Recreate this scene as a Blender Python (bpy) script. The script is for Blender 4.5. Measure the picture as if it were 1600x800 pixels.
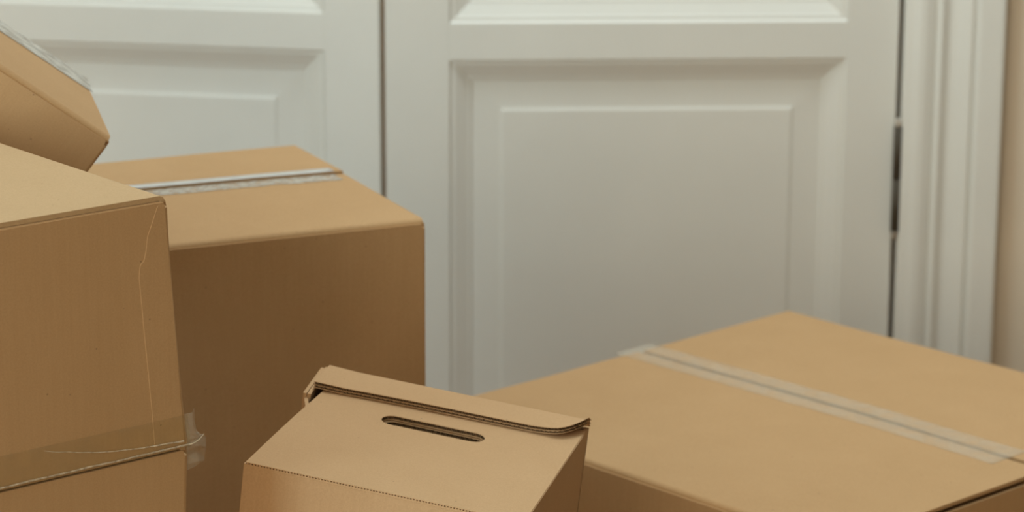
import bpy, bmesh, math, random
from mathutils import Vector, Matrix, noise

for o in list(bpy.data.objects):
    bpy.data.objects.remove(o)
SC = bpy.context.scene
COL = SC.collection
random.seed(7)

# ------------------------------------------------------------------ camera
CAM_H = 1.45
PITCH = math.radians(14.478)
ROLL = math.radians(-0.162)
fw = Vector((0, math.cos(PITCH), -math.sin(PITCH)))
dn0 = Vector((0, -math.sin(PITCH), -math.cos(PITCH)))
rt0 = Vector((1, 0, 0))
rt = rt0 * math.cos(ROLL) + dn0 * math.sin(ROLL)
dn = -rt0 * math.sin(ROLL) + dn0 * math.cos(ROLL)
cam = bpy.data.cameras.new('camera')
camo = bpy.data.objects.new('camera', cam)
COL.objects.link(camo)
m = Matrix.Identity(4)
for i, ax in enumerate((rt, -dn, -fw)):
    for k in range(3):
        m[k][i] = ax[k]
m.translation = (0, 0, CAM_H)
camo.matrix_world = m
cam.sensor_width = 36.0
cam.lens = 4600 / 1600 * 36.0
cam.clip_start = 0.05
cam.dof.use_dof = True
cam.dof.focus_distance = 2.5
cam.dof.aperture_fstop = 8.0
SC.camera = camo

# ------------------------------------------------------------------ light
# frame of the room: x along the door wall, y away from the camera, origin at the door hinge
ROOM_YAW = math.radians(-3.5)
ROOM = Matrix.Translation((0.539, 4.034, 0)) @ Matrix.Rotation(ROOM_YAW, 4, 'Z')

w = bpy.data.worlds.new('world')
SC.world = w
w.use_nodes = True
bg = w.node_tree.nodes['Background']
bg.inputs[0].default_value = (0.75, 0.87, 1.0, 1)
bg.inputs[1].default_value = 0.6

WIN = (-5.4, -2.7, 0.75, 3.2)       # y0, y1, z0, z1 of the window in the left wall
WALL_L, WALL_R, WALL_F, CEIL = -2.9, 8.5, -7.2, 3.7
FILL_WIN = (-2.5, -1.0, 0.75, 3.2)      # x0, x1, z0, z1 of an added fill-light window behind the camera
la = bpy.data.lights.new('window_and_fill_light', 'AREA')
la.shape = 'RECTANGLE'
la.size = WIN[3] - WIN[2]
la.size_y = WIN[1] - WIN[0]
la.energy = 150
la.color = (0.70, 0.925, 1.0)
lo = bpy.data.objects.new('window_and_fill_light', la)
COL.objects.link(lo)
lo.matrix_world = ROOM @ Matrix.Translation((WALL_L - 0.05, (WIN[0] + WIN[1]) / 2, (WIN[2] + WIN[3]) / 2)) @ Matrix.Rotation(math.radians(-90), 4, 'Y')

lb = bpy.data.lights.new('window_and_fill_light', 'AREA')  # fill light added behind the camera, amber to warm the box fronts
lb.shape = 'RECTANGLE'
lb.size = FILL_WIN[1] - FILL_WIN[0]
lb.size_y = FILL_WIN[3] - FILL_WIN[2]
lb.energy = 64
lb.color = (1.0, 0.83, 0.58)
lbo = bpy.data.objects.new('window_and_fill_light', lb)
COL.objects.link(lbo)
lbo.matrix_world = ROOM @ Matrix.Translation(((FILL_WIN[0] + FILL_WIN[1]) / 2, WALL_F - 0.05, (FILL_WIN[2] + FILL_WIN[3]) / 2)) @ Matrix.Rotation(math.radians(90), 4, 'X')

SC.view_settings.view_transform = 'Standard'
SC.view_settings.look = 'None'
SC.view_settings.gamma = 1.0
SC.view_settings.use_curve_mapping = False
SC.view_settings.exposure = 0.07

# ------------------------------------------------------------------ materials
def new_mat(name):
    mt = bpy.data.materials.new(name)
    mt.use_nodes = True
    nt = mt.node_tree
    return mt, nt, nt.nodes['Principled BSDF']

def cardboard(name, base, light, stripe=0.05, seed=0.0, axis='Z', rough=0.78):
    mt, nt, bs = new_mat(name)
    N, L = nt.nodes, nt.links
    tc = N.new('ShaderNodeTexCoord')
    mp = N.new('ShaderNodeMapping')
    mp.inputs['Location'].default_value = (seed, seed * .7, seed * 1.3)
    L.new(tc.outputs['Object'], mp.inputs[0])
    n1 = N.new('ShaderNodeTexNoise'); n1.inputs['Scale'].default_value = 700; n1.inputs['Detail'].default_value = 3
    n2 = N.new('ShaderNodeTexNoise'); n2.inputs['Scale'].default_value = 14; n2.inputs['Detail'].default_value = 4
    L.new(mp.outputs[0], n1.inputs[0]); L.new(mp.outputs[0], n2.inputs[0])
    # long fibres: stretched noise
    mp2 = N.new('ShaderNodeMapping')
    mp2.inputs['Scale'].default_value = {'Z': (330, 330, 14), 'X': (14, 330, 330)}[axis]
    L.new(mp.outputs[0], mp2.inputs[0])
    n3 = N.new('ShaderNodeTexNoise'); n3.inputs['Scale'].default_value = 1.0; n3.inputs['Detail'].default_value = 2
    L.new(mp2.outputs[0], n3.inputs[0])
    a = N.new('ShaderNodeMath'); a.operation = 'MULTIPLY_ADD'; a.inputs[1].default_value = .54; 
    L.new(n1.outputs[0], a.inputs[0])
    b = N.new('ShaderNodeMath'); b.operation = 'MULTIPLY'; b.inputs[1].default_value = .26
    L.new(n2.outputs[0], b.inputs[0]); L.new(b.outputs[0], a.inputs[2])
    c = N.new('ShaderNodeMath'); c.operation = 'MULTIPLY_ADD'; c.inputs[1].default_value = .2
    L.new(n3.outputs[0], c.inputs[0]); L.new(a.outputs[0], c.inputs[2])
    cr = N.new('ShaderNodeValToRGB')
    cr.color_ramp.elements[0].position = .34; cr.color_ramp.elements[0].color = (*base, 1)
    cr.color_ramp.elements[1].position = .66; cr.color_ramp.elements[1].color = (*light, 1)
    L.new(c.outputs[0], cr.inputs[0])
    # small dark specks in the kraft paper
    v = N.new('ShaderNodeTexVoronoi'); v.inputs['Scale'].default_value = 42
    L.new(mp.outputs[0], v.inputs[0])
    lt = N.new('ShaderNodeMath'); lt.operation = 'LESS_THAN'; lt.inputs[1].default_value = .035
    L.new(v.outputs['Distance'], lt.inputs[0])
    mx = N.new('ShaderNodeMixRGB'); mx.inputs[2].default_value = (.12, .07, .035, 1)
    sc_ = N.new('ShaderNodeMath'); sc_.operation = 'MULTIPLY'; sc_.inputs[1].default_value = .45
    L.new(lt.outputs[0], sc_.inputs[0]); L.new(sc_.outputs[0], mx.inputs[0])
    L.new(cr.outputs[0], mx.inputs[1]); L.new(mx.outputs[0], bs.inputs['Base Color'])
    bs.inputs['Roughness'].default_value = rough
    bs.inputs['Specular IOR Level'].default_value = .25
    bp = N.new('ShaderNodeBump'); bp.inputs['Strength'].default_value = .12; bp.inputs['Distance'].default_value = .0006
    L.new(c.outputs[0], bp.inputs['Height']); L.new(bp.outputs[0], bs.inputs['Normal'])
    return mt

KB, KL = (.52, .316, .150), (.59, .368, .186)
CARD = cardboard('kraft_board', KB, KL)
CARD2 = cardboard('kraft_board_upright', KB, KL, seed=3.1)
CARDX = cardboard('kraft_board_crosswise', KB, KL, seed=5.7, axis='X')
CARDM = cardboard('kraft_board_small_carton', (.54, .332, .168), (.61, .385, .206), seed=9.2)
PALE = cardboard('kraft_board_pale', (.52, .338, .175), (.59, .394, .215), seed=1.9)
FLUTE = cardboard('fluting_paper', (.30, .19, .10), (.42, .27, .15), seed=2.2)

def paint(name, col, rough=.45, bump=.05):
    mt, nt, bs = new_mat(name)
    N, L = nt.nodes, nt.links
    tc = N.new('ShaderNodeTexCoord')
    n = N.new('ShaderNodeTexNoise'); n.inputs['Scale'].default_value = 6; n.inputs['Detail'].default_value = 5
    L.new(tc.outputs['Object'], n.inputs[0])
    cr = N.new('ShaderNodeValToRGB')
    cr.color_ramp.elements[0].position = .3; cr.color_ramp.elements[1].position = .7
    cr.color_ramp.elements[0].color = (*[c * .96 for c in col], 1)
    cr.color_ramp.elements[1].color = (*col, 1)
    L.new(n.outputs[0], cr.inputs[0]); L.new(cr.outputs[0], bs.inputs['Base Color'])
    bs.inputs['Roughness'].default_value = rough
    n2 = N.new('ShaderNodeTexNoise'); n2.inputs['Scale'].default_value = 35; n2.inputs['Detail'].default_value = 3
    L.new(tc.outputs['Object'], n2.inputs[0])
    bp = N.new('ShaderNodeBump'); bp.inputs['Strength'].default_value = bump; bp.inputs['Distance'].default_value = .002
    L.new(n2.outputs[0], bp.inputs['Height']); L.new(bp.outputs[0], bs.inputs['Normal'])
    return mt

DOORP = paint('door_paint', (.82, .80, .735), .42)
WALLP = paint('wall_paint', (.78, .66, .51), .8, .12)
CEILP = paint('ceiling_paint', (.72, .70, .65), .9, .05)

def metal(name, col, rough):
    mt, nt, bs = new_mat(name)
    N, L = nt.nodes, nt.links
    n = N.new('ShaderNodeTexNoise'); n.inputs['Scale'].default_value = 120
    cr = N.new('ShaderNodeValToRGB')
    cr.color_ramp.elements[0].color = (*[c * .7 for c in col], 1); cr.color_ramp.elements[1].color = (*col, 1)
    L.new(n.outputs[0], cr.inputs[0]); L.new(cr.outputs[0], bs.inputs['Base Color'])
    bs.inputs['Metallic'].default_value = .8; bs.inputs['Roughness'].default_value = rough
    return mt
BRONZE = metal('aged_bronze', (.085, .066, .042), .65)
BRONZE.node_tree.nodes['Principled BSDF'].inputs['Metallic'].default_value = .1
GAP_BROWN = paint('door_gap_shade_brown', (.40, .27, .17), .7)  # brown that stands in for the shade inside the door gaps
STEEL = metal('painted_finial', (.62, .56, .48), .45)

def wood_floor():
    mt, nt, bs = new_mat('oak_floor')
    N, L = nt.nodes, nt.links
    tc = N.new('ShaderNodeTexCoord')
    mp = N.new('ShaderNodeMapping'); mp.inputs['Scale'].default_value = (7, .9, 1)
    L.new(tc.outputs['Object'], mp.inputs[0])
    n = N.new('ShaderNodeTexNoise'); n.inputs['Scale'].default_value = 6; n.inputs['Detail'].default_value = 6
    L.new(mp.outputs[0], n.inputs[0])
    cr = N.new('ShaderNodeValToRGB')
    cr.color_ramp.elements[0].color = (.20, .09, .03, 1); cr.color_ramp.elements[1].color = (.32, .165, .06, 1)
    L.new(n.outputs[0], cr.inputs[0]); L.new(cr.outputs[0], bs.inputs['Base Color'])
    bs.inputs['Roughness'].default_value = .4
    return mt
FLOORM = wood_floor()

def tape_mat(name, col, fac, rough=.28, bub=.25, scale=90, stretch=(1, 1, 1), tint=(1, 1, 1)):
    """packing tape: part see-through film, part milky where it has lifted"""
    mt, nt, bs = new_mat(name)
    N, L = nt.nodes, nt.links
    out = N['Material Output']
    bs.inputs['Base Color'].default_value = (*col, 1)
    bs.inputs['Roughness'].default_value = rough
    tr = N.new('ShaderNodeBsdfTransparent'); tr.inputs[0].default_value = (*tint, 1)
    mix = N.new('ShaderNodeMixShader')
    tc = N.new('ShaderNodeTexCoord')
    mp = N.new('ShaderNodeMapping'); mp.inputs['Scale'].default_value = stretch
    L.new(tc.outputs['Object'], mp.inputs[0])
    n = N.new('ShaderNodeTexNoise'); n.inputs['Scale'].default_value = scale; n.inputs['Detail'].default_value = 3
    L.new(mp.outputs[0], n.inputs[0])
    mr = N.new('ShaderNodeMapRange')
    mr.inputs[1].default_value = .35; mr.inputs[2].default_value = .65
    mr.inputs[3].default_value = max(0, fac - bub); mr.inputs[4].default_value = min(1, fac + bub)
    L.new(n.outputs[0], mr.inputs[0]); L.new(mr.outputs[0], mix.inputs[0])
    L.new(tr.outputs[0], mix.inputs[1]); L.new(bs.outputs[0], mix.inputs[2])
    L.new(mix.outputs[0], out.inputs[0])
    bp = N.new('ShaderNodeBump'); bp.inputs['Strength'].default_value = .3; bp.inputs['Distance'].default_value = .001
    L.new(n.outputs[0], bp.inputs['Height']); L.new(bp.outputs[0], bs.inputs['Normal'])
    return mt
TAPE_R = tape_mat('clear_tape_hazy', (.88, .78, .62), .19, bub=.05, scale=60, rough=.5)
TAPE_B = tape_mat('clear_tape_bubbled', (.72, .68, .60), .42, bub=.25, scale=160, rough=.45)
TAPE_W = tape_mat('white_tape', (.72, .71, .68), .88, bub=.06, scale=60)
TAPE_T = tape_mat('clear_tape_crinkled', (.70, .67, .60), .62, bub=.3, scale=70, stretch=(1, 3, 1))
TAPE_A = tape_mat('clear_tape_film', (.50, .42, .28), .04, bub=.03, scale=30, rough=.4, tint=(.97, .97, .945))
TAPE_F = tape_mat('clear_tape_folded', (.50, .41, .30), .20, bub=.12, scale=50)
TAPE_E = tape_mat('tape_crease_highlight', (.86, .74, .56), .55, bub=.25, scale=160)  # whitish colour paints the highlight along the tape folds

# ------------------------------------------------------------------ helpers
def link(name, me, mat, parent=None, smooth=False):
    if mat: me.materials.append(mat)
    o = bpy.data.objects.new(name, me)
    COL.objects.link(o)
    if parent: o.parent = parent
    if smooth:
        for p in me.polygons: p.use_smooth = True
    return o

def pydata(name, vs, fs, mat, parent=None, smooth=False):
    me = bpy.data.meshes.new(name)
    me.from_pydata([tuple(v) for v in vs], [], fs)
    bm = bmesh.new(); bm.from_mesh(me)
    bmesh.ops.recalc_face_normals(bm, faces=bm.faces)
    bm.to_mesh(me); bm.free()
    return link(name, me, mat, parent, smooth)

def empty(name, mat4):
    o = bpy.data.objects.new(name, None)
    COL.objects.link(o)
    o.empty_display_size = .05
    o.matrix_world = mat4
    return o

def tag(o, label=None, cat=None, group=None, kind=None):
    if label: o['label'] = label
    if cat: o['category'] = cat
    if group: o['group'] = group
    if kind: o['kind'] = kind
    return o

def box_data(x0, x1, y0, y1, z0, z1):
    vs = [(x, y, z) for x in (x0, x1) for y in (y0, y1) for z in (z0, z1)]
    fs = [(0, 1, 3, 2), (4, 6, 7, 5), (0, 4, 5, 1), (2, 3, 7, 6), (0, 2, 6, 4), (1, 5, 7, 3)]
    return vs, fs

def box(name, b, mat, parent=None, bev=0.0):
    me = bpy.data.meshes.new(name)
    vs, fs = box_data(*b)
    me.from_pydata(vs, [], fs)
    bm = bmesh.new(); bm.from_mesh(me)
    if bev:
        bmesh.ops.bevel(bm, geom=list(bm.edges), offset=bev, segments=2, affect='EDGES', profile=.5)
    bmesh.ops.recalc_face_normals(bm, faces=bm.faces)
    bm.to_mesh(me); bm.free()
    return link(name, me, mat, parent)

def merge(parts):
    V, F = [], []
    for vs, fs in parts:
        n = len(V); V += list(vs); F += [tuple(i + n for i in f) for f in fs]
    return V, F

def sheet_data(top, bot):
    """closed slab between two equal grids of points top[i][j], bot[i][j]"""
    nu, nv = len(top), len(top[0])
    V = [p for r in top for p in r] + [p for r in bot for p in r]
    n = nu * nv
    id_ = lambda i, j, s: s * n + i * nv + j
    F = []
    for i in range(nu - 1):
        for j in range(nv - 1):
            F.append((id_(i, j, 0), id_(i + 1, j, 0), id_(i + 1, j + 1, 0), id_(i, j + 1, 0)))
            F.append((id_(i, j, 1), id_(i, j + 1, 1), id_(i + 1, j + 1, 1), id_(i + 1, j, 1)))
    for i in range(nu - 1):
        for j in (0, nv - 1):
            F.append((id_(i, j, 0), id_(i + 1, j, 0), id_(i + 1, j, 1), id_(i, j, 1)))
    for j in range(nv - 1):
        for i in (0, nu - 1):
            F.append((id_(i, j, 0), id_(i, j + 1, 0), id_(i, j + 1, 1), id_(i, j, 1)))
    return V, F

def lin(a, b, n):
    return [a + (b - a) * i / (n - 1) for i in range(n)]

# ------------------------------------------------------------------ room shell
def room_box(name, b, mat, bev=0):
    o = box(name, b, mat, None, bev)
    o.matrix_world = ROOM.copy()
    return tag(o, kind='structure')

DOOR_W = 1.432           # clear width of the double doorway
DOOR_H = 2.25
WT = .16
WF = .018                # wall face lies this far behind the door frame face
room_box('floor', (WALL_L - .2, WALL_R + .2, WALL_F - .2, 1.2, -.06, 0), FLOORM)
room_box('ceiling', (WALL_L - .2, WALL_R + .2, WALL_F - .2, WF + WT, CEIL, CEIL + .08), CEILP)
vs, fs = merge([box_data(WALL_L - .1, -DOOR_W - .05, WF, WF + WT, 0, CEIL),
                box_data(.05, WALL_R + .1, WF, WF + WT, 0, CEIL),
                box_data(-DOOR_W - .05, .05, WF, WF + WT, DOOR_H + .05, CEIL)])
wb = pydata('wall_back', vs, fs, WALLP); wb.matrix_world = ROOM.copy(); tag(wb, kind='structure')
y0, y1, z0, z1 = WIN
vs, fs = merge([box_data(WALL_L - .1, WALL_L, WALL_F, y0, 0, CEIL), box_data(WALL_L - .1, WALL_L, y1, WF, 0, CEIL),
                box_data(WALL_L - .1, WALL_L, y0, y1, 0, z0), box_data(WALL_L - .1, WALL_L, y0, y1, z1, CEIL)])
wl = pydata('wall_left', vs, fs, WALLP); wl.matrix_world = ROOM.copy(); tag(wl, kind='structure')
room_box('wall_right', (WALL_R, WALL_R + .1, WALL_F, WF, 0, CEIL), WALLP)
x0, x1, zz0, zz1 = FILL_WIN
vs, fs = merge([box_data(WALL_L - .1, x0, WALL_F - .1, WALL_F, 0, CEIL), box_data(x1, WALL_R + .1, WALL_F - .1, WALL_F, 0, CEIL),
                box_data(x0, x1, WALL_F - .1, WALL_F, 0, zz0), box_data(x0, x1, WALL_F - .1, WALL_F, zz1, CEIL)])
wf = pydata('wall_front', vs, fs, WALLP); wf.matrix_world = ROOM.copy(); tag(wf, kind='structure')
vs, fs = merge([box_data(x0 - .05, x0 + .05, WALL_F - .06, WALL_F + .02, zz0 - .05, zz1 + .05),
                box_data(x1 - .05, x1 + .05, WALL_F - .06, WALL_F + .02, zz0 - .05, zz1 + .05),
                box_data(x0 + .05, x1 - .05, WALL_F - .06, WALL_F + .02, zz1 - .05, zz1 + .05),
                box_data(x0 + .05, x1 - .05, WALL_F - .06, WALL_F + .06, zz0 - .05, zz0 + .02)])
wn = pydata('added_window', vs, fs, DOORP); wn.matrix_world = ROOM.copy(); tag(wn, kind='structure')  # frame around the added fill-light opening
# window frame in the left wall (the daylight comes through it)
vs, fs = merge([box_data(WALL_L - .06, WALL_L + .02, y0 - .05, y0 + .05, z0 - .05, z1 + .05),
                box_data(WALL_L - .06, WALL_L + .02, y1 - .05, y1 + .05, z0 - .05, z1 + .05),
                box_data(WALL_L - .06, WALL_L + .02, y0 + .05, y1 - .05, z1 - .05, z1 + .05),
                box_data(WALL_L - .06, WALL_L + .06, y0 + .05, y1 - .05, z0 - .05, z0 + .02)])
wn = pydata('window_1', vs, fs, DOORP); wn.matrix_world = ROOM.copy(); tag(wn, kind='structure')

# door casing: moulded profile (across, towards the room)
PROF = [(.0045, -.03), (.0045, .012), (.007, .015), (.016, .0165), (.026, .0205), (.034, .0205), (.045, .0165), (.0465, .0125),
        (.0490, .0145), (.0545, .0190), (.0585, .0175), (.0630, .0125), (.0690, .0105), (.0760, .0115), (.0850, .0150),
        (.0930, .0200), (.0975, .0205), (.0990, .0155), (.1010, .0165), (.1050, .0215), (.1090, .0230), (.1360, .0235), (.1405, .0225), (.1425, .0195), (.1425, -WF)]
def casing(name, flip):
    V, F = [], []
    n = len(PROF)
    for z in (0, DOOR_H + .14):
        for a, b in PROF:
            V.append(((-DOOR_W - a) if flip else a, -b, z))
    for i in range(n - 1):
        F.append((i, i + 1, n + i + 1, n + i))
    F += [tuple(range(n)), tuple(range(n, 2 * n))]
    o = pydata(name, V, F, DOORP)
    o.matrix_world = ROOM.copy()
    return tag(o, kind='structure')
casing('trim_1', False)
casing('trim_2', True)
room_box('trim_3', (-DOOR_W - .0045, .0045, -.0205, .03, DOOR_H, DOOR_H + .14), DOORP, .003)
# jambs behind the leaves, with a stop
vs, fs = merge([box_data(.004, .05, .0, WF + WT, 0, DOOR_H + .05), box_data(-.02, .004, .056, .09, 0, DOOR_H), box_data(-.0022, .004, .034, .056, 0, DOOR_H)])
tj = pydata('trim_4', vs, fs, DOORP); tj.matrix_world = ROOM.copy(); tag(tj, kind='structure')
vs, fs = merge([box_data(-DOOR_W - .05, -DOOR_W - .004, .0, WF + WT, 0, DOOR_H + .05), box_data(-DOOR_W - .004, -DOOR_W + .02, .052, .09, 0, DOOR_H)])
tj = pydata('trim_5', vs, fs, DOORP); tj.matrix_world = ROOM.copy(); tag(tj, kind='structure')
for k, (a, b) in enumerate(((WALL_L, -DOOR_W - .145), (.145, WALL_R))):
    room_box('baseboard_' + ('left', 'right')[k], (a, b, WF - .018, WF, 0, .12), DOORP, .004)

# unseen lamp added as overhead fill for the box tops: dish on a rod
def overhead_fill_lamp(x, y, drop, rad, watts):
    r = empty('overhead_fill_lamp', Matrix.Translation((x, y, CEIL)))
    tag(r, 'added opal lamp out of view, overhead fill light for the boxes', 'lamp')
    lathe('canopy', [(.06, -.03), (.06, -.001)], DOORP, r, (0, 0, 0), 24)
    lathe('rod', [(.008, -drop), (.008, -.03)], BRONZE, r, (0, 0, 0), 12)
    lathe('shade', [(rad, -drop - .002), (rad, -drop + .01), (rad * .6, -drop + .05), (.03, -drop + .07)], DOORP, r, (0, 0, 0), 40)
    l = bpy.data.lights.new('overhead_fill_light', 'AREA')
    l.shape = 'DISK'; l.size = rad * 2; l.energy = watts; l.color = (.84, .96, 1.0)
    o = bpy.data.objects.new('overhead_fill_light', l)
    COL.objects.link(o); o.parent = r
    o.location = (0, 0, -drop - .006)
    return r

# ------------------------------------------------------------------ doors
DT = .045
def rect_loft(name, x0, x1, z0, z1, prof, mat, parent, fill):
    """mitred moulding: concentric rectangles, prof = (inset, depth towards the room)"""
    V, F = [], []
    for ins, d in prof:
        for x, z in ((x0 + ins, z0 + ins), (x1 - ins, z0 + ins), (x1 - ins, z1 - ins), (x0 + ins, z1 - ins)):
            V.append((x, -d, z))
    for k in range(len(prof) - 1):
        for i in range(4):
            j = (i + 1) % 4
            F.append((k * 4 + i, k * 4 + j, k * 4 + 4 + j, k * 4 + 4 + i))
    if fill:
        b = (len(prof) - 1) * 4
        F.append((b, b + 1, b + 2, b + 3))
    return pydata(name, V, F, mat, parent)

MOULD = [(0, -.03), (0, -.0004), (.0010, -.0012), (.0032, -.0036), (.0085, -.0044), (.0098, -.0056), (.0255, -.0134),
         (.0295, -.0142), (.0308, -.0164), (.0345, -.0172), (.0348, -.0185)]
PANEL = [(.030, -.0168), (.036, -.0168), (.066, -.0154), (.0705, -.0150), (.0745, -.0130), (.0765, -.0128)]

def door(name, mat4, x0, x1, px0, px1, dz):
    r = empty(name, mat4)
    tag(r, kind='structure')
    rails = [(.012, .100), (.695, .746), (1.62, 1.67), (2.08, DOOR_H - .006)]
    rails = [(a if i == 0 else a + dz, b if i == 3 else b + dz) for i, (a, b) in enumerate(rails)]
    box('stile', (x0, px0, 0, DT, .012, DOOR_H - .006), DOORP, r, .0015)
    box('stile', (px1, x1, 0, DT, .012, DOOR_H - .006), DOORP, r, .0015)
    for a, b in rails:
        box('rail', (px0 - .0005, px1 + .0005, 0.0, DT, a, b), DOORP, r)
    for i in range(3):
        a, b = rails[i][1], rails[i + 1][0]
        rect_loft('moulding', px0, px1, a, b, MOULD, DOORP, r, False)
        rect_loft('panel', px0, px1, a, b, PANEL, DOORP, r, True)
        box('panel_backing', (px0, px1, .031, .042, a, b), DOORP, r)
    return r

SEAM = (-.1798, 4.0)
LEAF_R = Matrix.Translation((SEAM[0], SEAM[1], 0)) @ Matrix.Rotation(math.radians(2.711), 4, 'Z')
LEAF_L = Matrix.Translation((SEAM[0], SEAM[1], 0)) @ Matrix.Rotation(math.radians(-9.681), 4, 'Z')
door_r = door('door_1', LEAF_R, .0040, .7165, .0930, .6450, 0)
door_l = door('door_2', LEAF_L, -.716, -.0040, -.640, -.0825, .0120)
# rebate strip of the second leaf closes the gap between the leaves from behind, coloured brown like the shaded gap
box('rebate', (-.0042, .0040, .014, DT - .004, .012, DOOR_H - .01), GAP_BROWN, door_l)

def lathe(name, prof, mat, parent, loc, n=14):
    V, F = [], []
    for rr, z in prof:
        for k in range(n):
            t = 2 * math.pi * k / n
            V.append((loc[0] + rr * math.cos(t), loc[1] + rr * math.sin(t), loc[2] + z))
    for i in range(len(prof) - 1):
        for k in range(n):
            F.append((i * n + k, i * n + (k + 1) % n, (i + 1) * n + (k + 1) % n, (i + 1) * n + k))
    F += [tuple(range(n)), tuple(range((len(prof) - 1) * n, len(prof) * n))]
    return pydata(name, V, F, mat, parent, True)

def hinge(parent, x, y, zlo, zhi):
    zm = (zlo + zhi) / 2
    hg = lathe('hinge', [(.0064, 0), (.0064, zm - zlo - .0006)], BRONZE, parent, (x, y, zlo))
    lathe('knuckle', [(.0064, 0), (.0064, zhi - zm - .0006)], BRONZE, hg, (x, y, zm + .0006))
    tip = [(.0050, 0), (.0062, .0025), (.0042, .005), (.0052, .0075), (.0042, .0105), (.0012, .0125)]
    lathe('finial', tip, STEEL, hg, (x, y, zhi))
    lathe('finial', [(a, -b) for a, b in tip], STEEL, hg, (x, y, zlo))
    return hg
overhead_fill_lamp(.4, 3.35, .5, .38, 30)
box('hinge_gap_filler', (.7167, .7205, .016, DT - .004, .012, DOOR_H - .01), GAP_BROWN, door_r)  # filler strip carrying the brown shade of the hinge gap
hinge(door_r, .7190, -.010, .449, .599)
hinge(door_r, .7190, -.010, 1.65, 1.80)

# ------------------------------------------------------------------ cardboard boxes
BT = .004      # board thickness

def outline(W, D, r=.0035, ns=10, nc=3):
    pts = []
    cs = [(W / 2 - r, -D / 2 + r, -90), (W / 2 - r, D / 2 - r, 0), (-W / 2 + r, D / 2 - r, 90), (-W / 2 + r, -D / 2 + r, 180)]
    for k, (cx, cy, a0) in enumerate(cs):
        for i in range(nc + 1):
            a = math.radians(a0 + 90 * i / nc)
            pts.append((cx + r * math.cos(a), cy + r * math.sin(a)))
        nx, ny, na = cs[(k + 1) % 4]
        e = pts[-1]
        s = (nx + r * math.cos(math.radians(na)), ny + r * math.sin(math.radians(na)))
        ln = math.hypot(s[0] - e[0], s[1] - e[1])
        for q in [.0012 / ln] + [i / ns for i in range(1, ns)] + [1 - .0012 / ln]:
            pts.append((e[0] + (s[0] - e[0]) * q, e[1] + (s[1] - e[1]) * q))
    return pts

def body_data(W, D, H, warp=None, nz=12, t=BT, floor=True):
    out = outline(W, D)
    inn = outline(W - 2 * t, D - 2 * t)
    n = len(out)
    warp = warp or (lambda x, y, z: (x, y, z))
    zs = lin(0, H, nz)
    V, F = [], []
    for z in zs:
        V += [warp(x, y, z) for x, y in out]
    for z in reversed(zs):
        V += [warp(x, y, max(z, t)) for x, y in inn]
    m_ = len(zs) * 2
    for k in range(m_ - 1):
        for i in range(n):
            j = (i + 1) % n
            F.append((k * n + i, k * n + j, (k + 1) * n + j, (k + 1) * n + i))
    F.append(tuple(range(n - 1, -1, -1)))
    F.append(tuple(range((m_ - 1) * n, m_ * n)))
    return V, F

def flap_data(x0, x1, yh, ys, H, warp, t=BT, nx=26, ny=12, rr=.005):
    """flap hinged at y=yh (rolled fold), free edge at y=ys; lies at height H"""
    s = 1 if ys > yh else -1
    path = []
    for k in range(6):
        a = math.radians(90 * k / 5)
        path.append((yh + s * rr * (1 - math.cos(a)), H - rr + rr * math.sin(a), (-s * math.cos(a), math.sin(a))))
    for y in lin(yh + s * rr, ys, ny)[1:]:
        path.append((y, H, (0, 1)))
    top, bot = [], []
    for x in lin(x0, x1, nx):
        a, b = [], []
        for y, z, nrm in path:
            a.append(warp(x, y, z))
            b.append(warp(x, y - nrm[0] * t, z - nrm[1] * t))
        top.append(a); bot.append(b)
    return sheet_data(top, bot)

def strip(name, pts_fn, u0, u1, v0, v1, mat, parent, nu=40, nv=5, t=.00025, ragged=0.0, seed=0):
    """thin tape: pts_fn(u, v) -> (point, normal)"""
    top, bot = [], []
    for i, u in enumerate(lin(u0, u1, nu)):
        a, b = [], []
        for j, v in enumerate(lin(v0, v1, nv)):
            if ragged and j in (0, nv - 1):
                v += ragged * noise.noise((u * 90, v * 7 + seed, seed))
            p, n = pts_fn(u, v)
            p = Vector(p); n = Vector(n)
            a.append(p + n * t); b.append(p)
        top.append(a); bot.append(b)
    vs, fs = sheet_data(top, bot)
    return pydata(name, vs, fs, mat, parent, True)

def rotz(loc, yaw):
    return Matrix.Translation(loc) @ Matrix.Rotation(math.radians(yaw), 4, 'Z')

def wob(s, amp, fr=3.0):
    return lambda x, y, z: amp * noise.noise((x * fr + s, y * fr - s, z * fr + 2 * s))

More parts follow.
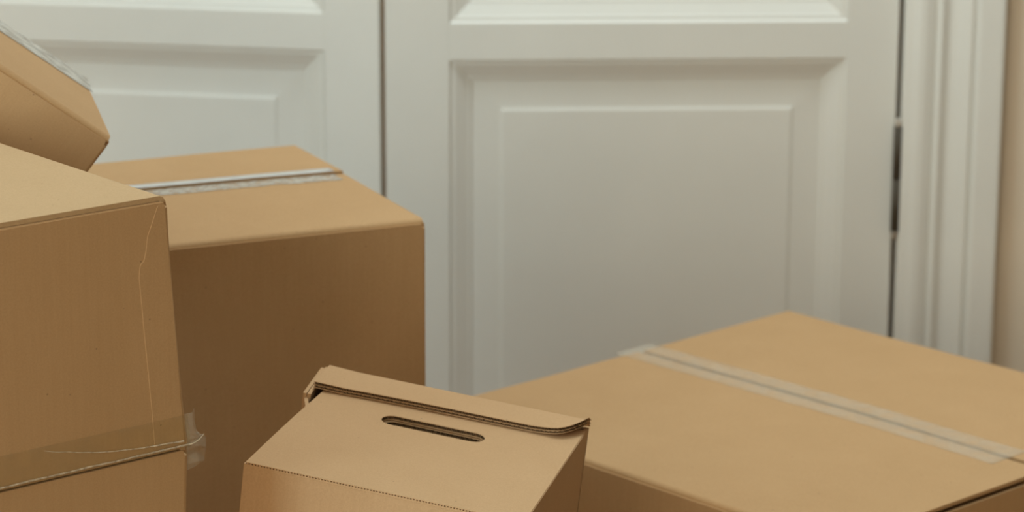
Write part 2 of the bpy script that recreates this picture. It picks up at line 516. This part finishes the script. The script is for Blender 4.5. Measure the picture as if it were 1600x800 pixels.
def carton(name, mat4, W, D, H, seam, label, mats, gap=.004, gap_warp=None, wwarp=None, bow=.0015, seed=1.0, lift=None, minor_gap=.003, rim_drop=0.0):
    """regular slotted carton: body, two long flaps meeting at y = seam, two short flaps below them"""
    r = empty(name, mat4)
    tag(r, label, 'box', 'cardboard moving boxes')
    wb_ = wob(seed, bow)
    def warp(x, y, z):
        k = math.sin(math.pi * min(max(z / H, 0), 1))
        d = wb_(x, y, z) * 1.6
        ax = 1 - abs(2 * x / W) ** 4
        ay = 1 - abs(2 * y / D) ** 4
        nx = x + (d * k * ay if abs(x) > W / 2 - .02 else 0)
        ny = y + (d * k * ax if abs(y) > D / 2 - .02 else 0)
        if z > H - .0055 and abs(x) > W / 2 - .006 and abs(y) < D / 2 - .004:
            z -= rim_drop
        if z > H - .0055 and abs(x) > W / 2 - .0045 and abs(y) > D / 2 - .0045:
            z -= .005
        p = (nx, ny, z)
        return wwarp(*p) if wwarp else p
    vs, fs = body_data(W, D, H - .0052, warp)
    pydata('body', vs, fs, mats[0], r)
    lift = lift or (lambda x, y: 0)
    def fw_(x, y, z):
        p = (x, y, z + lift(x, y))
        return wwarp(*p) if wwarp else p
    g = gap / 2
    vs, fs = flap_data(-W / 2 + .0022, W / 2 - .0022, -D / 2 + .0019, seam - g, H, fw_, rr=.0058)
    pydata('flap', vs, fs, mats[1], r)
    vs, fs = flap_data(-W / 2 + .0022, W / 2 - .0022, D / 2 - .0019, seam + g, H, fw_, rr=.0058)
    pydata('flap', vs, fs, mats[1], r)
    ml = min(.19, W / 2 - .02)
    hz = H - BT - minor_gap
    for s in (-1, 1):
        top = [[(s * x, y, hz) for y in lin(-D / 2 + BT + .002, D / 2 - BT - .002, 4)] for x in (W / 2 - .001, W / 2 - .05, W / 2 - ml)]
        bot = [[(s * x, y, hz - .003) for y in lin(-D / 2 + BT + .002, D / 2 - BT - .002, 4)] for x in (W / 2 - .001, W / 2 - .05, W / 2 - ml)]
        vs, fs = sheet_data(top, bot)
        if wwarp: vs = [wwarp(*v) for v in vs]
        pydata('inner_flap', vs, fs, mats[0], r)
    return r, fw_

# --- large wide box in front of the door hinge
WR, DR, HR, SR = .609, .615, .45, .033
def lift_r(x, y):
    ax = 1 - abs(2 * x / WR) ** 2
    return .002 * ax * (1 - abs(2 * y / DR)) + .0012 * noise.noise((x * 6, y * 6, 3))
box_r, fr_ = carton('cardboard_box', rotz((.338, 3.172, 0), 43.07 - 90), WR, DR, HR, SR,
                    'large wide cardboard box with hazy tape along its open seam, before the door hinge',
                    (CARD2, CARD), gap=.0095, lift=lift_r, seed=2.3, minor_gap=.010, rim_drop=.0035)
def on_r(u, v):
    return (fr_(u, SR + v, HR + .0004), (0, 0, 1))
strip('tape', on_r, -WR / 2 - .012, WR / 2 - .05, -.031, .031, TAPE_R, box_r, nu=60, nv=9, ragged=.0012, seed=3)

# --- tall box behind the small carton
WB_, DB, HB, SB = .50, .398, .72, .034
yb = 24.2
ub = Vector((math.cos(math.radians(yb)), math.sin(math.radians(yb)), 0)); vb = Vector((-ub.y, ub.x, 0))
cb = Vector((-.090, 2.981, 0)) - ub * WB_ / 2 + vb * DB / 2
def lift_b(x, y):
    e = .0022 * (1 - abs(2 * x / WB_) ** 2)
    back = .0025 * max(0, 1 - (y - SB) / .16) if y > SB else 0
    return e * (1 - abs(2 * y / DB)) + back + .001 * noise.noise((x * 7, y * 7, 1))
box_b, fb_ = carton('cardboard_box', rotz((cb.x, cb.y, 0), yb), WB_, DB, HB, SB,
                    'tall cardboard box with white tape along its top seam, behind the small carton',
                    (CARD, CARD2), gap=.004, lift=lift_b, seed=4.4, bow=.002)
strip('tape', lambda u, v: (fb_(u, SB + v, HB + .0004), (0, 0, 1)), -WB_ / 2 + .03, WB_ / 2 - .012, .0025, .0205, TAPE_W, box_b, nu=40, nv=4)
strip('tape', lambda u, v: (fb_(u, SB + v, HB + .0004), (0, 0, 1)), -WB_ / 2 + .03, WB_ / 2 - .014, -.030, -.0015, TAPE_B, box_b, nu=70, nv=5, ragged=.002, seed=5)

# --- stack of two boxes, taped together
ya = 39.37
ua = Vector((math.cos(math.radians(ya)), math.sin(math.radians(ya)), 0)); va = Vector((-ua.y, ua.x, 0))
WA, DA, HA, HA2 = .42, .36, .214, .686
corner_a = Vector((-.279, 2.324, 0))
# local y of these boxes runs along the upper seam, so the frame is turned a quarter
ca = corner_a - ua * DA / 2 + va * WA / 2
# local x = back along va, local y = -ua
yaw_a = ya + 90
def flare_a(x, y, z):
    k = max(0, 1 - z / HA) ** 1.5
    s = max(0, -y / (DA / 2))
    return (x, y - .0135 * k * s, z)
def flare_a2(x, y, z):
    k = max(0, min(1, z / HA2))
    s = max(0, -y / (DA / 2))
    return (x, y - (.002 + .0115 * k ** 3) * s, z)
A_MAT = rotz((ca.x, ca.y, HA2), yaw_a)
box_a, fa_ = carton('cardboard_box', A_MAT, WA, DA, HA, 0,
                    'upper cardboard box of the two-box stack, with a pale top and torn corner strip',
                    (CARD, PALE), gap=.003, wwarp=flare_a, seed=6.1, minor_gap=.0004, bow=.0008)
A2_MAT = rotz((ca.x, ca.y, 0), yaw_a)
box_a2, fa2_ = carton('cardboard_box', A2_MAT, WA, DA, HA2, 0,
                      'lower cardboard box of the two-box stack, under the box with the pale top',
                      (CARD2, CARD2), gap=.003, wwarp=flare_a2, seed=8.8, bow=.0006)
# the face towards the camera is x = -WA/2; along it the distance from the near corner is s
def on_a(s, z, off=.0008):
    x, y, z_ = flare_a(-WA / 2, -DA / 2 + s, z)
    return Vector((x - off, y, z_))
def face_a(s, z):
    return on_a(s, z), (-1, 0, 0)

# glued joint flap: narrow doubled strip along the corner with a torn upper end
edge = [(.004, .001), (.0305, .001), (.0300, .040), (.0305, .085), (.0312, .125), (.0318, .150), (.0300, .160), (.0262, .163),
        (.0235, .172), (.0215, .183), (.0178, .190), (.0135, .200), (.0105, .2065), (.004, .2065)]
V = [on_a(s, z, .0004) for s, z in edge] + [on_a(s, z, -.001) for s, z in edge]
n = len(edge)
F = [tuple(range(n)), tuple(range(2 * n - 1, n - 1, -1))] + [(i, (i + 1) % n, n + (i + 1) % n, n + i) for i in range(n)]
pydata('joint_flap', V, F, CARD, box_a)

# clear tape band across the joint between the two boxes
tape_a = empty('packing_tape', A_MAT)
tag(tape_a, 'clear packing tape across the joint of two stacked boxes, its loose end sticking out', 'tape')
def band(u, v):
    return on_a(u, v, .0016), (-1, 0, 0)
strip('tape_band', band, -.001, .20, -.003, .026, TAPE_A, tape_a, nu=50, nv=5, t=.0002)
def rope(name, pts, rad, mat, parent, n=6):
    V, F = [], []
    for i, p in enumerate(pts):
        p = Vector(p)
        q = Vector(pts[min(i + 1, len(pts) - 1)]) - Vector(pts[max(i - 1, 0)])
        q.normalize()
        a = q.cross(Vector((1, 0, 0))).normalized(); b = q.cross(a)
        rr = rad(i / (len(pts) - 1)) if callable(rad) else rad
        for k in range(n):
            t = 2 * math.pi * k / n
            V.append(p + a * rr * math.cos(t) + b * rr * .25 * math.sin(t))
    for i in range(len(pts) - 1):
        for k in range(n):
            F.append((i * n + k, i * n + (k + 1) % n, (i + 1) * n + (k + 1) % n, (i + 1) * n + k))
    return pydata(name, V, F, mat, parent, True)
rope('tape_crease', [on_a(s, -.0002 + .0006 * noise.noise((s * 40, 0, 2)), .0019) for s in lin(-.001, .30, 70)],
     lambda t: .0008 + .0003 * noise.noise((t * 40, 1, 1)), TAPE_E, tape_a)
rope('tape_crease', [on_a(s, .0045 + .030 * (s - .02) / .11 * .62 - .004 * math.sin((s - .02) * 28) + .0005 * noise.noise((s * 80, 5, 2)), .0020) for s in lin(.005, .128, 40)],
     lambda t: .0008 * (1 - .75 * t), TAPE_E, tape_a)
# loose tape end standing off the corner: two folded tails
def tail(name, grid, mat):
    top = [[Vector(p) for p in r_] for r_ in grid]
    bot = [[p + Vector((.0003, 0, 0)) for p in r_] for r_ in top]
    vs, fs = sheet_data(top, bot)
    return pydata(name, vs, fs, mat, tape_a)
def out_a(d, z, dx=0.0):          # a point d beyond the near corner, in the plane of the camera-side face
    x, y, z_ = flare_a(-WA / 2, -DA / 2, max(z, 0))
    return (x + dx - .0008, y - d, z)
tail('tape_tail', [[out_a(-.001, .0262, .001), out_a(.0045, .0272, -.003), out_a(.0090, .0298, .001)],
                   [out_a(-.001, .0160, .001), out_a(.0035, .0165, -.004), out_a(.0072, .0175, -.001)],
                   [out_a(-.001, .0085, .001), out_a(.0050, .0085, -.004), out_a(.0090, .0095, .001)],
                   [out_a(-.001, .0030, .001), out_a(.0075, .0045, -.003), out_a(.0122, .0060, .001)],
                   [out_a(-.001, -.0010, .001), out_a(.0080, .0025, -.001), out_a(.0145, .0048, .001)]], TAPE_F)
tail('tape_tail', [[out_a(-.001, -.0012, .001), out_a(.0085, .0022, .001), out_a(.0165, .0042, .004)],
                   [out_a(-.001, -.0060, .002), out_a(.0080, -.0030, -.002), out_a(.0205, .0000, .006)],
                   [out_a(-.001, -.0120, .002), out_a(.0085, -.0095, .002), out_a(.0185, -.0075, .003)],
                   [out_a(-.001, -.0190, .002), out_a(.0090, -.0170, -.001), out_a(.0175, -.0160, .004)],
                   [out_a(-.001, -.0235, .002), out_a(.0080, -.0215, .002), out_a(.0165, -.0188, .003)]], TAPE_F)
rope('tape_crease', [out_a(-.001, -.0008, -.001), out_a(.004, .001, -.003), out_a(.009, .0030, -.003), out_a(.0155, .0055, 0)], .0006, TAPE_E, tape_a)

# --- tilted box leaning behind the stack
e1 = Vector((-.7501, -.2753, .6013)); e2 = Vector((-.6066, -.0757, -.7914)); e3 = Vector((-.2634, .9584, .1102))
LT, HT, DT_ = .42, .180, .200
pc = Vector((-.376, 2.712, .862))
org = pc + e1 * LT / 2 + e2 * HT + e3 * DT_ / 2
mt4 = Matrix.Identity(4)
for i, ax in enumerate((-e1, e3, -e2)):
    for k in range(3):
        mt4[k][i] = ax[k]
mt4.translation = org
box_t, ft_ = carton('cardboard_box', mt4, LT, DT_, HT, DT_ / 2 - .022,
                    'cardboard box tipped at an angle behind the two-box stack, crinkled tape along one edge',
                    (CARD2, CARD), gap=.002, seed=11.3, bow=.0006, minor_gap=.002)
def on_t(u, v):
    y = DT_ / 2 - .052 + v
    if y <= DT_ / 2:
        return ft_(u, y, HT + .0005), (0, 0, 1)
    return (u, DT_ / 2 + .0008, HT - (y - DT_ / 2)), (0, 1, 0)
strip('tape', on_t, -LT / 2 + .01, LT / 2 + .001, 0, .075, TAPE_T, box_t, nu=50, nv=16, ragged=.001, seed=8)

# --- small carton with the hand hole
RM = [[0.9611, 0.2514, 0.1142], [-0.2438, 0.9668, -0.0768], [-0.1297, 0.046, 0.9905]]
OM = Vector((-0.2316, 2.4221, 0.64))
WM, DM, HM = .2531, .2387, .30
mm = Matrix.Identity(4)
for i in range(3):
    for k in range(3):
        mm[i][k] = RM[i][k]
mm.translation = OM
MM = mm @ Matrix.Translation((0, 0, -HM))
box_m = empty('cardboard_carton', MM)
tag(box_m, 'small cardboard carton with an oval hand hole in its folded lid', 'box', 'cardboard moving boxes')
def m_pt(x, y, z):      # lid coordinates: x, y from the near left corner, z from the lid plane
    return (x, y, z + HM)
T2 = .0038
def bodyw(side):
    """outer walls as folded panels"""
    if side == 'front':
        f0 = lambda x, z: m_pt(x, .0008 + .0025 * math.sin(math.pi * x / WM) * math.sin(math.pi * min(1, -z / .12)) * -.6, z)
        top = [[f0(x, z) for z in lin(-.0018, -HM, 14)] for x in lin(0, WM, 14)]
        bot = [[(p[0], p[1] + T2, p[2]) for p in r_] for r_ in top]
    elif side == 'right':
        f0 = lambda y, z: m_pt(WM, y, z)
        top = [[f0(y, z) for z in lin(-.0008, -HM, 14)] for y in lin(0.0012, DM, 14)]
        bot = [[(p[0] - T2, p[1], p[2]) for p in r_] for r_ in top]
    elif side == 'left':
        def f0(y, z):
            k = min(1, max(0, (y - .150) / .038))
            k = k * k * (3 - 2 * k)
            q = max(0, 1 + z / .12)
            return m_pt((.0052 * min(1, y / .12) * (1 - k) - .0062 * k) * q, y, z)
        top = [[f0(y, z) for z in lin(-.0046, -HM, 14)] for y in lin(0.0012, DM, 26)]
        bot = [[(p[0] + T2, p[1], p[2]) for p in r_] for r_ in top]
    else:
        f0 = lambda x, z: m_pt(x, DM, z)
        top = [[f0(x, z) for z in lin(-.001, -HM, 14)] for x in lin(0, WM, 14)]
        bot = [[(p[0], p[1] - T2, p[2]) for p in r_] for r_ in top]
    vs, fs = sheet_data(top, bot)
    return pydata('wall_panel', vs, fs, CARDM, box_m)
for s in ('front', 'right', 'left', 'back'):
    bodyw(s)
box('base_panel', (T2, WM - T2, T2, DM - T2, 0, T2), CARDM, box_m)

HOLE = (.1255, .1585, .0485, .0112)      # centre x, y, half length, half width
def stadium(cx, cy, hl, hw, n=14, grow=0.0):
    hl, hw = hl + grow, hw + grow
    pts = []
    for s in (1, -1):
        for i in range(n + 1):
            a = math.radians(-90 + 180 * i / n)
            pts.append((cx + s * (hl - hw + hw * math.cos(a)), cy + s * hw * math.sin(a)))
    return pts
def holed(name, outer, hole, z0, z1, mat, zf=None):
    bm = bmesh.new()
    es = []
    for loop in (outer, hole):
        vs_ = [bm.verts.new(m_pt(x, y, z0)) for x, y in loop]
        for i in range(len(vs_)):
            es.append(bm.edges.new((vs_[i], vs_[(i + 1) % len(vs_)])))
    res = bmesh.ops.triangle_fill(bm, edges=es, use_beauty=True)
    ext = bmesh.ops.extrude_face_region(bm, geom=list(bm.faces))
    for v in ext['geom']:
        if isinstance(v, bmesh.types.BMVert):
            v.co.z += z1 - z0
    bmesh.ops.recalc_face_normals(bm, faces=bm.faces)
    me = bpy.data.meshes.new(name)
    bm.to_mesh(me); bm.free()
    return link(name, me, mat, box_m)
LID = [(.0015, .0008), (.09, .0004), (.17, .0004), (WM - .0008, .0008), (WM - .0006, .1), (WM - .0008, .228), (.0105, .228), (.0086, .183), (.0052, .121), (.003, .06)]
lid = holed('lid', LID, stadium(*HOLE), -.0007, 0, CARDM)
lo_ = holed('lid_liner', LID, stadium(*HOLE, grow=-.0003), -.0043, -.0036, CARDM)
lo_.parent = lid
lo_.matrix_parent_inverse = Matrix.Identity(4)
IN = [(T2 + .004, T2 + .004), (WM - T2 - .002, T2 + .004), (WM - T2 - .002, .226), (T2 + .008, .226)]
HOLE2 = (HOLE[0] + .0008, HOLE[1] - .0010, HOLE[2] - .001, HOLE[3] - .0006)
inner = holed('inner_flap', IN, stadium(*HOLE2), -.0058, -.0052, CARDM)
lo2 = holed('inner_flap_liner', IN, stadium(*HOLE2, grow=-.0004), -.0092, -.0086, CARDM)
lo2.parent = inner

def flute_data(x0, x1, yfn, depth, z0, z1, period, warp, th=.00028):
    n = max(8, int((x1 - x0) / period * 8))
    top, bot = [], []
    for x in lin(x0, x1, n + 1):
        c = (z0 + z1) / 2 + (z1 - z0) / 2 * math.sin(2 * math.pi * x / period)
        y = yfn(x)
        top.append([warp(x, y, c + th / 2), warp(x, y + depth, c + th / 2)])
        bot.append([warp(x, y, c - th / 2), warp(x, y + depth, c - th / 2)])
    return sheet_data(top, bot)
def far_edge(h):
    cx, cy, hl, hw = h
    def fn(x):
        d = abs(x - cx) - (hl - hw)
        return cy + (hw if d <= 0 else math.sqrt(max(0, hw * hw - d * d)))
    return fn
vs, fs = flute_data(HOLE[0] - HOLE[2] - .006, HOLE[0] + HOLE[2] + .006, far_edge(HOLE), .01, -.0035, -.0008, .0046, m_pt)
o = pydata('fluting', vs, fs, FLUTE, lid)
vs, fs = flute_data(HOLE2[0] - HOLE2[2] - .006, HOLE2[0] + HOLE2[2] + .006, far_edge(HOLE2), .01, -.0085, -.0059, .0046, m_pt)
o = pydata('fluting', vs, fs, FLUTE, inner)

# perforated fold between lid and near wall: paper bridges between the slits
vs, fs = merge([box_data(x, x + .0013, .0006, .0026, HM - .0020, HM - .0003) for x in lin(.003, WM - .004, 90)])
o = pydata('perforated_fold', vs, fs, CARDM, box_m)
o['kind'] = 'stuff'

# double-wall tuck flap folded forward over the lid, its free end curling up
LIPT = .0062
def lip_near(x):
    k = x / WM
    return .1905 + .0095 * k + .0016 * math.sin(5 * k)
def lip_warp(x, y, z):
    k = x / WM
    fr = (DM - y) / (DM - .19)
    up = .0010 + .0045 * max(0, 1 - k / .12) * .3 + .0085 * max(0, (k - .80) / .20) ** 2 * fr
    yy = y + .030 * max(0, (k - .90) / .10) ** 2.2 * max(0, fr)
    return m_pt(x, yy, z + up)
def liner(z, th=.00045, extra=.0):
    top = [[lip_warp(x, y, z + th) for y in lin(lip_near(x) + extra, DM - .0015, 8)] for x in lin(.000, WM + .0012, 60)]
    bot = [[lip_warp(x, y, z) for y in lin(lip_near(x) + extra, DM - .0015, 8)] for x in lin(.000, WM + .0012, 60)]
    return sheet_data(top, bot)
vs, fs = liner(LIPT - .0005)
lip = pydata('tuck_flap', vs, fs, CARDM, box_m)
vs, fs = merge([liner(.0, extra=-.0002), liner(.0026, extra=.0002)])
pydata('liner', vs, fs, CARDM, lip)
vs, fs = merge([flute_data(.0005, WM, lip_near, .012, .0006, .0024, .0042, lip_warp),
                flute_data(.0005, WM, lip_near, .012, .0032, .0055, .0030, lip_warp)])
pydata('fluting', vs, fs, FLUTE, lip)
# rolled fold at the back joining the tuck flap to the back wall
top, bot = [], []
for x in lin(0, WM, 20):
    a, b = [], []
    for k in range(7):
        t = math.radians(90 * k / 6)
        rr = LIPT + .001
        a.append(m_pt(x, DM - .0018 + rr * .55 * math.cos(t), (rr) * math.sin(t)))
        b.append(m_pt(x, DM - .0018 + (rr - .0012) * .5 * math.cos(t), (rr - .0012) * math.sin(t)))
    top.append(a); bot.append(b)
vs, fs = sheet_data(top, bot)
pydata('fold', vs, fs, CARDM, box_m, True)
# turned-in corner tab at the far left: doubled board of the side wall
for off, h in ((-.0062, .0035), (-.0020, .0050)):
    top = [[m_pt(off - .0004 * k, y, z + (y - .185) / .05 * h) for z in (-.05, -.02, 0)] for k, y in enumerate(lin(.180, DM, 6))]
    bot = [[(p[0] + .0034, p[1], p[2]) for p in r_] for r_ in top]
    vs, fs = sheet_data(top, bot)
    pydata('corner_tab', vs, fs, CARDM, box_m)

# what the small carton stands on (below the picture): a low box
low = carton('cardboard_box', rotz((-.125, 2.53, 0), -14.4), .30, .27, .3075, 0,
             'low cardboard box under the small carton with the hand hole', (CARD2, CARD), gap=.003, seed=14.2, minor_gap=.001)[0]
